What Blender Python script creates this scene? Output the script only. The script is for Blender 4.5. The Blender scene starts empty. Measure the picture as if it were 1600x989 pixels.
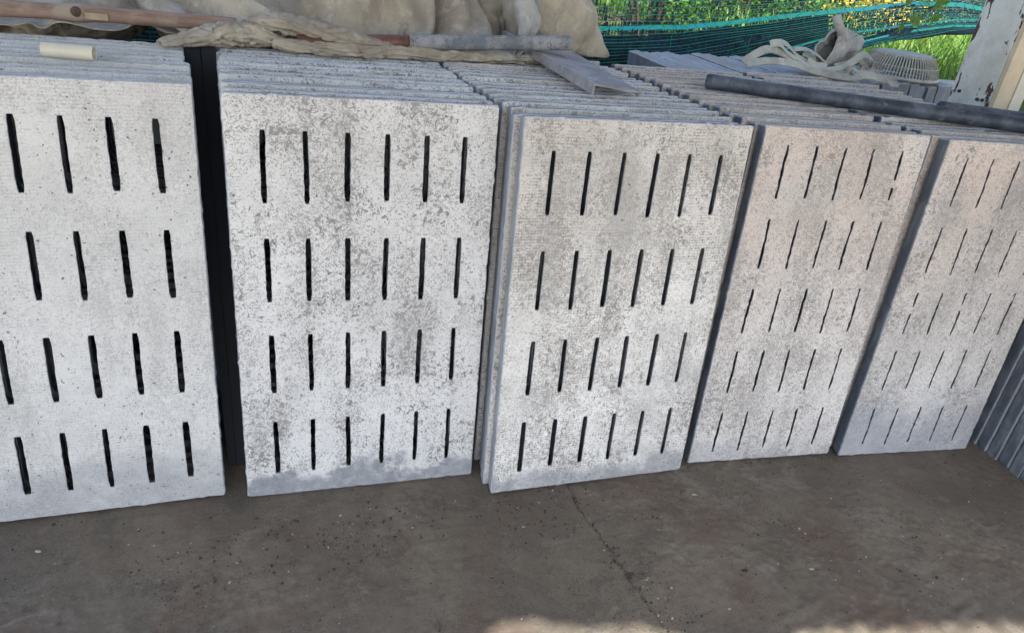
import bpy, bmesh, math, random
import numpy as np
from mathutils import Vector, Matrix, noise
from mathutils.geometry import tessellate_polygon
R = math.radians
S = bpy.context.scene
COL = S.collection

# ------------------------------------------------------------------ camera
cam_d = bpy.data.cameras.new('camera'); cam = bpy.data.objects.new('camera', cam_d); COL.objects.link(cam)
F_PX, CAM_H, PITCH, ROLL, YAW = 1132.06, 1.354, 0.4892, 0.12717, 0.36
cam_d.sensor_fit = 'HORIZONTAL'; cam_d.sensor_width = 36.0; cam_d.lens = F_PX / 1600 * 36.0
cam_d.clip_start = 0.02; cam_d.clip_end = 400
cp, sp, cr, sr = math.cos(PITCH), math.sin(PITCH), math.cos(ROLL), math.sin(ROLL)
Zm = Matrix(((math.cos(YAW), math.sin(YAW), 0), (-math.sin(YAW), math.cos(YAW), 0), (0, 0, 1)))
_f = Zm @ Vector((0, cp, -sp)); _u0 = Vector((0, sp, cp)); _r0 = Vector((1, 0, 0))
_r = Zm @ (cr * _r0 + sr * _u0); _u = Zm @ (-sr * _r0 + cr * _u0)
m3 = Matrix((_r, _u, -_f)).transposed()
cam.matrix_world = Matrix.Translation((0, 0, CAM_H)) @ m3.to_4x4()
S.camera = cam

# ------------------------------------------------------------------ light
SUN_EL, SUN_AZ = R(52), R(190)
W = bpy.data.worlds.new('World'); S.world = W; W.use_nodes = True
nt = W.node_tree
sky = nt.nodes.new('ShaderNodeTexSky'); sky.sky_type = 'NISHITA'; sky.sun_disc = False
sky.sun_elevation = SUN_EL; sky.sun_rotation = SUN_AZ; sky.dust_density = 1.6
nt.links.new(sky.outputs[0], nt.nodes['Background'].inputs[0]); nt.nodes['Background'].inputs[1].default_value = 0.15
sd = bpy.data.lights.new('sun', 'SUN'); sd.energy = 3.6; sd.angle = R(0.55); sd.color = (1.0, 0.955, 0.89)
sun = bpy.data.objects.new('sun', sd); COL.objects.link(sun)
to_sun = Vector((math.cos(SUN_EL) * math.sin(SUN_AZ), math.cos(SUN_EL) * math.cos(SUN_AZ), math.sin(SUN_EL)))
sun.rotation_euler = to_sun.to_track_quat('Z', 'Y').to_euler(); sun.location = (0, -3, 8)
S.view_settings.view_transform = 'Standard'; S.view_settings.look = 'None'
S.view_settings.gamma = 1; S.view_settings.exposure = 1.65
try: S.view_settings.use_curve_mapping = False
except Exception: pass

# ------------------------------------------------------------------ node helpers
class NT:
    def __init__(s, name):
        s.m = bpy.data.materials.new(name); s.m.use_nodes = True; s.t = s.m.node_tree
        s.b = s.t.nodes['Principled BSDF']; s.out = s.t.nodes['Material Output']
        s.tc = s.n('ShaderNodeTexCoord')
    def n(s, k, **kw):
        x = s.t.nodes.new(k)
        for a, v in kw.items(): setattr(x, a, v)
        return x
    def l(s, a, b): s.t.links.new(a, b)
    def set(s, sock, v):
        if hasattr(v, 'is_linked') or hasattr(v, 'links'): s.l(v, sock)
        else: sock.default_value = v
    def coord(s, kind='Object', shift=True, scale=(1, 1, 1)):
        mp = s.n('ShaderNodeMapping'); s.l(s.tc.outputs[kind], mp.inputs[0]); mp.inputs['Scale'].default_value = scale
        if shift:
            oi = s.n('ShaderNodeObjectInfo'); mul = s.n('ShaderNodeVectorMath', operation='SCALE')
            mul.inputs[0].default_value = (37.1, 19.7, 53.3); s.l(oi.outputs['Random'], mul.inputs['Scale'])
            s.l(mul.outputs[0], mp.inputs['Location'])
        return mp.outputs[0]
    def noise(s, vec, scale, detail=4, rough=.55, dist=0.0):
        x = s.n('ShaderNodeTexNoise'); s.l(vec, x.inputs['Vector'])
        x.inputs['Scale'].default_value = scale; x.inputs['Detail'].default_value = detail
        x.inputs['Roughness'].default_value = rough; x.inputs['Distortion'].default_value = dist
        return x.outputs['Fac']
    def ramp(s, v, a, b, lo=0.0, hi=1.0):
        x = s.n('ShaderNodeMapRange'); x.interpolation_type = 'SMOOTHSTEP'
        s.set(x.inputs[0], v); s.set(x.inputs[1], a); s.set(x.inputs[2], b); s.set(x.inputs[3], lo); s.set(x.inputs[4], hi)
        return x.outputs[0]
    def math(s, op, a, b=0.0):
        x = s.n('ShaderNodeMath', operation=op); s.set(x.inputs[0], a); s.set(x.inputs[1], b); return x.outputs[0]
    def mix(s, f, a, b, mode='MIX'):
        x = s.n('ShaderNodeMix', data_type='RGBA', blend_type=mode)
        s.set(x.inputs['Factor'], f)
        for k, v in ((6, a), (7, b)):
            if isinstance(v, tuple): x.inputs[k].default_value = (*v, 1) if len(v) == 3 else v
            else: s.l(v, x.inputs[k])
        return x.outputs[2]
    def sep(s, vec):
        x = s.n('ShaderNodeSeparateXYZ'); s.l(vec, x.inputs[0]); return x.outputs
    def done(s, col, rough=.85, bump=None, bs=.3, bd=.002, spec=None, metal=None):
        if isinstance(col, tuple): s.b.inputs['Base Color'].default_value = (*col, 1)
        else: s.l(col, s.b.inputs['Base Color'])
        s.set(s.b.inputs['Roughness'], rough)
        if spec is not None: s.b.inputs['Specular IOR Level'].default_value = spec
        if metal is not None: s.b.inputs['Metallic'].default_value = metal
        if bump is not None:
            x = s.n('ShaderNodeBump'); x.inputs['Strength'].default_value = bs; x.inputs['Distance'].default_value = bd
            s.l(bump, x.inputs['Height']); s.l(x.outputs[0], s.b.inputs['Normal'])
        return s.m

def mat_slab_face(name, light, dark, fine_t, clump_t, cover, line=0.3, tint=None, damp=0.06, dampamt=.75, soft=.02, cloud=.35, dampcol=(.17, .175, .185)):
    """cast concrete: fine worm-like pits everywhere, bigger grey scabs in clusters, cloth imprint, stains and a damp foot"""
    t = NT(name); v = t.coord(); loc = t.coord(shift=False)
    x, y, z = t.sep(loc)
    run = t.noise(t.coord(scale=(1, 1, .22)), 11, 4, .6)
    big = t.math('ADD', t.math('MULTIPLY', t.noise(v, 6.5, 5, .62), .55), t.math('MULTIPLY', run, .45))
    worms = t.noise(v, 150, 3, .6, 1.7)
    th = t.ramp(big, .38, .62, fine_t + .06, fine_t - .045)
    m1 = t.ramp(worms, th, t.math('ADD', th, .03))
    scab = t.noise(v, 88, 5, .66, 1.0)
    th2 = t.ramp(t.math('ADD', t.math('MULTIPLY', t.noise(v, 9.5, 5, .62), .6), t.math('MULTIPLY', run, .4)), .42, .62, clump_t + .11, clump_t - .03)
    m2 = t.ramp(scab, th2, t.math('ADD', th2, .02))
    m = t.math('MAXIMUM', t.math('MULTIPLY', m1, .75), m2)
    wz = t.math('SINE', t.math('MULTIPLY', t.math('ADD', z, t.math('MULTIPLY', t.noise(v, 8, 2), .004)), 2 * math.pi / .0072)); wx = t.math('SINE', t.math('MULTIPLY', x, 2 * math.pi / .0080))
    where = t.ramp(t.noise(v, 7, 4, .6), .40, .62)
    weave = t.math('MULTIPLY', t.math('ADD', t.ramp(wz, .2, .95), t.math('MULTIPLY', t.ramp(wx, .4, .95), .45)), t.math('MULTIPLY', where, t.ramp(t.noise(v, 60, 3), .38, .56)))
    m = t.math('MINIMUM', t.math('ADD', t.math('MULTIPLY', m, cover), t.math('MULTIPLY', weave, line * .5)), 1.0)
    up = t.math('MULTIPLY', t.ramp(z, .20, .95), t.ramp(t.noise(v, 4.0, 5), .30, .62, .35, 1.0))
    lit = t.mix(t.math('MULTIPLY', up, tint[3]), light, tint[:3]) if tint else light
    c = t.mix(m, lit, dark)
    cl_ = t.ramp(t.noise(v, 3.6, 6, .68), .40, .70)
    c = t.mix(t.math('MULTIPLY', cl_, cloud), c, (.36, .335, .30))
    c = t.mix(t.math('MULTIPLY', t.ramp(run, .50, .70), cloud * .8), c, (.37, .34, .30))
    c = t.mix(t.math('MULTIPLY', t.ramp(t.noise(v, 17, 5, .7), .50, .72), .28), c, (.40, .385, .365))
    gr = t.noise(v, 420, 2, .6)
    c = t.mix(t.ramp(gr, .35, .7, .0, .25), c, (.30, .30, .30))
    pin = t.ramp(t.noise(v, 120, 1, .4), .745, .765)
    c = t.mix(t.math('MULTIPLY', pin, .85), c, (.10, .095, .09))
    edge = t.math('ADD', z, t.math('MULTIPLY', t.math('SUBTRACT', t.noise(v, 5.5, 5, .62), .5), -.24))
    wet = t.math('MULTIPLY', t.ramp(edge, damp - soft * .4, damp + soft * .6, 1.0, 0.0), dampamt)
    wet = t.math('MULTIPLY', wet, t.ramp(t.noise(v, 26, 4, .6), .30, .60, .6, 1.0))
    c = t.mix(wet, c, dampcol)
    c = t.mix(t.math('MULTIPLY', t.ramp(edge, damp + .03, damp - .01, 0, .35), dampamt), c, (.30, .30, .31))
    h = t.math('SUBTRACT', t.math('MULTIPLY', gr, .5), t.math('ADD', t.math('MULTIPLY', m, .8), pin))
    return t.done(c, .88, h, .35, .0012, spec=.3)

def mat_slab_edge(name, side, side2, dust, top_tone2):
    """cast edges; the fall of light is painted in, tops and sides toned apart"""
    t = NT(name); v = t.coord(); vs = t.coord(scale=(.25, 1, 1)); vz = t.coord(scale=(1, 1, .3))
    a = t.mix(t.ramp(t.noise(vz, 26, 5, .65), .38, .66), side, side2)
    b = t.mix(t.ramp(t.noise(vs, 34, 5, .65), .38, .68), dust, top_tone2)
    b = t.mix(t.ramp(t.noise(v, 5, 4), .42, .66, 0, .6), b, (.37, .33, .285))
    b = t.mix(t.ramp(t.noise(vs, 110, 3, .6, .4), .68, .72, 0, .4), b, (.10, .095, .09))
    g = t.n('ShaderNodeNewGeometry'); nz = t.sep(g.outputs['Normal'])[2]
    c = t.mix(t.ramp(nz, .25, .75), a, b)  # colour follows facing, so light on tops and sides is painted
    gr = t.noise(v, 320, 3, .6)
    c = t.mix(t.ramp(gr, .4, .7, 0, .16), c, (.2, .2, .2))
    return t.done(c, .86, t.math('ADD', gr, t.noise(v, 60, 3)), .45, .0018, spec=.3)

def mat_canvas(name, a=(.47, .395, .295), b=(.30, .25, .19), lightc=(.60, .535, .43)):
    t = NT(name); v = t.coord(shift=False)
    c = t.mix(t.ramp(t.noise(v, 6, 6, .65, .5), .35, .68), a, b)
    c = t.mix(t.ramp(t.noise(v, 22, 4, .7), .52, .70, 0, .6), c, lightc)
    c = t.mix(t.ramp(t.noise(v, 11, 5, .7), .60, .70, 0, .6), c, (.15, .115, .08))
    c = t.mix(t.ramp(t.noise(v, 2.6, 5, .65), .50, .70, 0, .5), c, (.24, .19, .135))
    c = t.mix(t.ramp(t.noise(v, 70, 3, .7), .60, .70, 0, .35), c, (.13, .11, .09))
    w = t.noise(v, 700, 1)
    h = t.math('ADD', t.math('MULTIPLY', w, .12), t.math('MULTIPLY', t.noise(v, 45, 5, .6), .5))
    for sc_, k_ in ((11, .55),):                    # creases
        vm = t.coord(shift=False, scale=(1.5, .6, .6))
        rd = t.math('ABSOLUTE', t.math('SUBTRACT', t.noise(vm, sc_, 2, .5, .6), .5))
        h = t.math('ADD', h, t.math('MULTIPLY', t.ramp(rd, 0, .09, 1.0, 0.0), k_))
    return t.done(c, .93, h, .55, .006, spec=.15)

def mat_plain(name, col, rough=.7, var=.35, scale=20, spec=.35, dirt=None, metal=None, bs=.3):
    t = NT(name); v = t.coord()
    d = tuple(k * (1 - var) for k in col)
    c = t.mix(t.ramp(t.noise(v, scale, 5, .6), .3, .7), col, d)
    if dirt: c = t.mix(t.ramp(t.noise(v, scale * .4, 5, .7), .48, .68, 0, dirt[3]), c, dirt[:3])
    return t.done(c, rough, t.noise(v, scale * 5, 4), bs, .002, spec, metal)

def mat_leaf(name, a, b, trans=.35):
    t = NT(name); g = t.n('ShaderNodeNewGeometry')
    c = t.mix(g.outputs['Random Per Island'], a, b)
    t.done(c, .5, spec=.35)
    tr = t.n('ShaderNodeBsdfTranslucent'); t.l(t.mix(.35, c, (.25, .35, .04)), tr.inputs[0])
    mx = t.n('ShaderNodeMixShader'); mx.inputs[0].default_value = trans
    t.l(t.b.outputs[0], mx.inputs[1]); t.l(tr.outputs[0], mx.inputs[2]); t.l(mx.outputs[0], t.out.inputs[0])
    return t.m

M = {}
M['faceA'] = mat_slab_face('slab_face_smooth', (.64, .61, .565), (.33, .31, .285), .535, .600, .75, line=.7, damp=.10, dampamt=.45, soft=.12, cloud=.30)
M['faceB'] = mat_slab_face('slab_face_pitted', (.68, .65, .61), (.215, .20, .185), .530, .540, 1.0, line=.4, damp=.062, dampamt=.85, cloud=.24)
M['faceC'] = mat_slab_face('slab_face_woven', (.77, .73, .67), (.225, .20, .17), .510, .535, .9, line=1.2, tint=(.42, .355, .285, .55), damp=.045, dampamt=.6, soft=.04, cloud=.48)
M['faceD'] = mat_slab_face('slab_face_pink', (.67, .62, .57), (.21, .18, .15), .50, .545, .85, line=.8, tint=(.58, .45, .36, .8), damp=.03, dampamt=.35, soft=.08, cloud=.4)
M['faceE'] = mat_slab_face('slab_face_pink_stained', (.64, .60, .555), (.18, .16, .142), .495, .53, .85, line=.8, tint=(.57, .44, .345, .85), damp=.16, dampamt=.6, soft=.20, dampcol=(.22, .23, .26), cloud=.45)
M['edge'] = mat_slab_edge('slab_edge', (.37, .385, .41), (.25, .26, .275), (.34, .35, .365), (.25, .257, .268))
M['edge_dark'] = mat_slab_edge('slab_edge_dark', (.09, .10, .125), (.18, .195, .215), (.39, .372, .35), (.26, .247, .232))  # dim side light put into dark sides, upward faces kept light
M['lip'] = mat_slab_edge('lip_highlight', (.42, .435, .46), (.36, .375, .40), (.58, .59, .61), (.50, .51, .53))  # pale rim stands for light caught on the chamfer
M['lip_dark'] = mat_slab_edge('lip_highlight_dark', (.17, .19, .22), (.25, .27, .30), (.52, .50, .475), (.42, .40, .38))
M['edge_pale'] = mat_slab_edge('slab_edge_pale', (.25, .265, .29), (.18, .19, .205), (.42, .435, .46), (.32, .33, .345))
M['canvas'] = mat_canvas('canvas')
M['canvas_grey'] = mat_canvas('canvas_grey', (.42, .40, .365), (.28, .27, .25), (.52, .505, .475))
M['webbing'] = mat_canvas('webbing', (.50, .48, .40), (.33, .31, .26), (.60, .57, .50))

# ------------------------------------------------------------------ object helpers
def tag(o, label=None, cat=None, group=None, kind=None):
    for k, v in (('label', label), ('category', cat), ('group', group), ('kind', kind)):
        if v: o[k] = v
    return o
def empty(name, loc, label, cat, group=None, rz=0):
    o = bpy.data.objects.new(name, None); COL.objects.link(o); o.location = loc; o.rotation_euler = (0, 0, rz)
    o.empty_display_size = .05
    return tag(o, label, cat, group)
def mesh_obj(name, verts, faces, mats, parent=None, smooth=False, midx=None):
    me = bpy.data.meshes.new(name); me.from_pydata([tuple(v) for v in verts], [], [tuple(f) for f in faces])
    for m in (mats if isinstance(mats, (list, tuple)) else [mats]): me.materials.append(m)
    if midx is not None: me.polygons.foreach_set('material_index', midx)
    if smooth: me.polygons.foreach_set('use_smooth', [True] * len(me.polygons))
    me.update()
    o = bpy.data.objects.new(name, me); COL.objects.link(o)
    if parent is not None:
        o.parent = parent
    return o
class MB:
    """collects tubes, boxes, ribbons; build() links them as one mesh"""
    def __init__(s): s.v = []; s.f = []
    def add(s, v, f):
        k = len(s.v); s.v += [tuple(p) for p in v]; s.f += [tuple(i + k for i in q) for q in f]
    def tube(s, pts, r, n=8, cap=True, phase=0.0):
        pts = [Vector([float(q) for q in p]) for p in pts]; rr = r if isinstance(r, (list, tuple)) else [r] * len(pts)
        v = []; f = []; up = None
        for i, p in enumerate(pts):
            d = (pts[min(i + 1, len(pts) - 1)] - pts[max(i - 1, 0)]).normalized()
            if up is None:
                up = Vector((0, 0, 1)) if abs(d.z) < .9 else Vector((1, 0, 0))
            a = d.cross(up).normalized(); up = a.cross(d).normalized()
            for k in range(n):
                t = 2 * math.pi * k / n + phase
                v.append(p + rr[i] * (math.cos(t) * a + math.sin(t) * up))
        for i in range(len(pts) - 1):
            for k in range(n):
                k2 = (k + 1) % n
                f.append((i * n + k, i * n + k2, (i + 1) * n + k2, (i + 1) * n + k))
        if cap: f += [tuple(range(n))[::-1], tuple((len(pts) - 1) * n + k for k in range(n))]
        s.add(v, f); return s
    def box(s, x0, x1, y0, y1, z0, z1):
        v = [(x, y, z) for z in (z0, z1) for y in (y0, y1) for x in (x0, x1)]
        s.add(v, [(0, 2, 3, 1), (4, 5, 7, 6), (0, 1, 5, 4), (1, 3, 7, 5), (3, 2, 6, 7), (2, 0, 4, 6)]); return s
    def ribbon(s, pts, w, th, wide=None):
        """flat strap swept along pts; wide = function(i) -> width direction"""
        pts = [Vector(p) for p in pts]; v = []; f = []
        for i, p in enumerate(pts):
            d = (pts[min(i + 1, len(pts) - 1)] - pts[max(i - 1, 0)]).normalized()
            wd = wide(i) if wide else Vector((0, 1, 0)); wd = (wd - d * wd.dot(d)).normalized(); n = d.cross(wd).normalized()
            for a, b in ((-1, -1), (1, -1), (1, 1), (-1, 1)): v.append(p + wd * a * w / 2 + n * b * th / 2)
        for i in range(len(pts) - 1):
            for k in range(4): f.append((i * 4 + k, i * 4 + (k + 1) % 4, i * 4 + 4 + (k + 1) % 4, i * 4 + 4 + k))
        e = (len(pts) - 1) * 4; f += [(3, 2, 1, 0), (e, e + 1, e + 2, e + 3)]
        s.add(v, f); return s
    def build(s, name, mat, parent=None, smooth=False, origin=None):
        v = s.v
        if origin is not None: v = [(p[0] - origin[0], p[1] - origin[1], p[2] - origin[2]) for p in v]
        o = mesh_obj(name, v, s.f, mat, parent, smooth)
        if origin is not None and parent is None: o.location = origin
        return o
def spline(pts, k=8):
    pts = [Vector(p) for p in pts]; out = []
    P = [pts[0] * 2 - pts[1]] + pts + [pts[-1] * 2 - pts[-2]]
    for i in range(1, len(P) - 2):
        for j in range(k):
            t = j / k; a, b, c, d = P[i - 1:i + 3]
            out.append(.5 * ((2 * b) + (c - a) * t + (2 * a - 5 * b + 4 * c - d) * t * t + (3 * b - a - 3 * c + d) * t ** 3))
    return out + [pts[-1]]
def fbm(x, y, z=0.0, s=1.0, o=4):
    return noise.fractal(Vector((x * s, y * s, z * s)), 1.0, 2.0, o)

# ------------------------------------------------------------------ setting: floor, yard, bank, roof
def floor_mesh():
    def axis(a, b, c, d, fine, coarse):
        return np.concatenate([np.arange(a, b, coarse), np.arange(b, c, fine), np.arange(c, d + coarse, coarse)])
    xs = axis(-4, -.95, 2.45, 6, .0046, .25); ys = axis(-1.35, .6, 1.72, 3.05, .0046, .2)
    X, Y = np.meshgrid(xs, ys)
    H = np.zeros_like(X)
    def vn(sx, sy, seed):                      # cheap smooth value noise on the grid
        r = np.random.RandomState(seed).rand(512, 512)
        u = X * sx + 100; v = Y * sy + 100; i = np.floor(u).astype(int); j = np.floor(v).astype(int)
        a = u - i; b = v - j; a = a * a * (3 - 2 * a); b = b * b * (3 - 2 * b)
        g = lambda p, q: r[p % 512, q % 512]
        return g(i, j) * (1 - a) * (1 - b) + g(i + 1, j) * a * (1 - b) + g(i, j + 1) * (1 - a) * b + g(i + 1, j + 1) * a * b
    H += .006 * (vn(2.2, 2.6, 1) - .5) + .003 * (vn(9, 9, 2) - .5) + .0013 * (vn(40, 40, 3) - .5) + .0011 * (vn(120, 120, 4) - .5)
    # scraped, crumbly areas
    rough = np.clip((vn(3.1, 4.2, 7) - .52) * 5, 0, 1)
    H += rough * .0042 * (np.clip(vn(75, 75, 5), .35, 1) - .45)
    sm = np.exp(-(((X - .93) / .13) ** 2 + ((Y - 1.13) / .10) ** 2))
    H += sm * .006 * (np.clip(vn(60, 60, 8), .3, 1) - .4)
    # trowel ruts low right
    for cx, cy in ((1.16, .88), (1.34, .83), (1.58, .79)):
        u = (X - cx) * .97 + (Y - cy) * .22; w = (Y - cy) * .97 - (X - cx) * .22
        H += .0017 * np.exp(-(u / .09) ** 2 - (w / .04) ** 2) * np.sin(w / .0068)
    # the open crack
    cx = np.interp(Y[::-1, 0], [-1.35, .60, .91, .994, 1.094, 1.204, 1.313, 1.397, 1.6, 3.1], [.9, .85, .815, .80, .789, .776, .757, .762, .75, .7])[::-1]
    jag = np.array([.006 * fbm(0, y, 3, 14, 4) for y in ys]); wd = np.array([  .0021 + .0030 * abs(fbm(5, y, 1, 11, 3)) for y in ys])
    dist = np.abs(X - (cx + jag)[:, None]); H -= .005 * np.exp(-(dist / wd[:, None]) ** 2)
    H -= .0022 * np.exp(-(dist / .014) ** 2) * np.clip(vn(70, 70, 11) - .5, 0, 1) * 2
    near = (Y > .55) & (Y < 1.75) & (X > -1) & (X < 2.5); H = np.where(near, H, 0)
    # keep the floor under the slabs level
    H = np.where(Y > 1.44, H * np.clip(1 - (Y - 1.44) / .08, 0, 1), H)
    ny, nx = X.shape
    v = np.stack([X, Y, H], -1).reshape(-1, 3)
    i = np.arange(ny - 1)[:, None] * nx + np.arange(nx - 1)[None]
    f = np.stack([i, i + 1, i + 1 + nx, i + nx], -1).reshape(-1, 4)
    me = bpy.data.meshes.new('floor'); me.vertices.add(len(v)); me.vertices.foreach_set('co', v.ravel())
    me.loops.add(f.size); me.loops.foreach_set('vertex_index', f.ravel()); me.polygons.add(len(f))
    me.polygons.foreach_set('loop_start', np.arange(len(f)) * 4); me.polygons.foreach_set('use_smooth', np.ones(len(f), bool))
    me.update(calc_edges=True); me.validate()
    o = bpy.data.objects.new('floor', me); COL.objects.link(o); tag(o, kind='structure'); return o
t = NT('floor_concrete'); v = t.coord(shift=False)
c = t.mix(t.ramp(t.noise(v, 2.4, 6, .66), .38, .62), (.198, .167, .127), (.132, .109, .083))
c = t.mix(t.ramp(t.noise(v, 3.4, 6, .68, .4), .49, .64, 0, .75), c, (.140, .094, .068))
c = t.mix(t.ramp(t.noise(v, 9, 7, .74), .50, .66, 0, .6), c, (.090, .078, .064))
c = t.mix(t.ramp(t.noise(v, 5, 7, .74, .8), .54, .66, 0, .55), c, (.26, .235, .195))
rot = t.n('ShaderNodeMapping'); t.l(t.tc.outputs['Object'], rot.inputs[0]); rot.inputs['Rotation'].default_value = (0, 0, R(24)); rot.inputs['Scale'].default_value = (6, 60, 1)
scr = t.math('MULTIPLY', t.ramp(t.noise(rot.outputs[0], 1.6, 5, .7), .50, .66), t.ramp(t.noise(v, 3.8, 3), .46, .60))
c = t.mix(t.math('MULTIPLY', scr, .5), c, (.075, .064, .052))
c = t.mix(t.ramp(t.noise(v, 34, 7, .8), .52, .66, 0, .6), c, (.072, .061, .050))
dirt = t.ramp(t.noise(v, 4.4, 4, .6), .44, .62)
sp2 = t.noise(v, 170, 4, .7); c = t.mix(t.math('MULTIPLY', t.ramp(sp2, .55, .61, 0, .85), dirt), c, (.052, .044, .036))
sp_ = t.noise(v, 150, 3, .65); c = t.mix(t.ramp(sp_, .63, .68, 0, .5), c, (.31, .285, .24))
c = t.mix(t.ramp(t.noise(v, 420, 3, .7), .38, .66, 0, .45), c, (.068, .059, .049))
rg = t.ramp(t.noise(v, 3.0, 4), .35, .65, .42, .66)
M['floor'] = t.done(c, rg, t.math('ADD', t.noise(v, 260, 4, .65), t.math('MULTIPLY', t.noise(v, 40, 4), 1.5)), .5, .0022, spec=.4)
floor_mesh().data.materials.append(M['floor'])

M['yard'] = mat_plain('yard_concrete', (.44, .385, .315), .9, .25, 1.5, .2)
def sheet(name, x0, x1, y0, y1, z, mat):
    return tag(mesh_obj(name, [(x0, y0, z), (x1, y0, z), (x1, y1, z), (x0, y1, z)], [(0, 1, 2, 3)], mat), kind='structure')
sheet('yard_ground', -90, 90, -90, 90, -.05, M['yard'])

t = NT('bank_soil'); v = t.coord(shift=False)
c = t.mix(t.ramp(t.noise(v, 2.5, 6, .6), .38, .64), (.07, .12, .03), (.10, .085, .05))
M['soil'] = t.done(c, .95, t.noise(v, 30, 5), .6, .02, spec=.1)
bv = []; bf = []
bx = np.linspace(-6, 14, 60).tolist(); by = np.concatenate([[3.22, 3.23], np.linspace(3.3, 30, 40)]).tolist()
for j, y in enumerate(by):
    for x in bx:
        z = -.06 if j == 0 else .80 + .035 * (y - 3.2) * min(1, (y - 3.2)) + .05 * fbm(x, y, 0, .8, 3)
        bv.append((x, y, z))
for j in range(len(by) - 1):
    for i in range(len(bx) - 1): a = j * len(bx) + i; bf.append((a, a + 1, a + 1 + len(bx), a + len(bx)))
tag(mesh_obj('earth_bank', bv, bf, M['soil'], smooth=True), kind='structure')

M['roof'] = mat_plain('fibre_cement', (.42, .41, .39), .9, .3, 3, .2)
def roof(x0, x1, fy, by, z0=2.6):
    xs = np.arange(x0, x1 + .001, .019); v = []; f = []
    for x in xs:
        z = z0 + .009 * math.sin(x * 2 * math.pi / .076)
        v += [(x, fy(x), z), (x, by, z + .12), (x, by, z + .127), (x, fy(x), z + .007)]
    for i in range(len(xs) - 1):
        a = i * 4
        for k in range(4): f.append((a + k, a + (k + 1) % 4, a + 4 + (k + 1) % 4, a + 4 + k))
    tag(mesh_obj('shed_roof', v, f, M['roof'], smooth=False), kind='structure')
SH = 2.6 / math.tan(SUN_EL)                                 # how far the eave's shade is thrown
sx = -math.sin(SUN_AZ) * SH; sy = -math.cos(SUN_AZ) * SH
def eave(x):
    x += sx; return 1.005 - .175 * (x - .35) - .030 * max(0, min(1, (x - 1) * 4)) - .085 * math.exp(-((x - .97) / .13) ** 2) + .02 * math.exp(-((x - .50) / .07) ** 2) - .02 * fbm(x, 1, 0, 5, 3) - sy  # edge of the unseen roof, bent to shape the sun patches on the floor
roof(.29 - sx, 6.0, eave, 2.15)
roof(-4.0, .285 - sx + .12, lambda x: .55 - sy, 2.15, 2.65)

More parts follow.
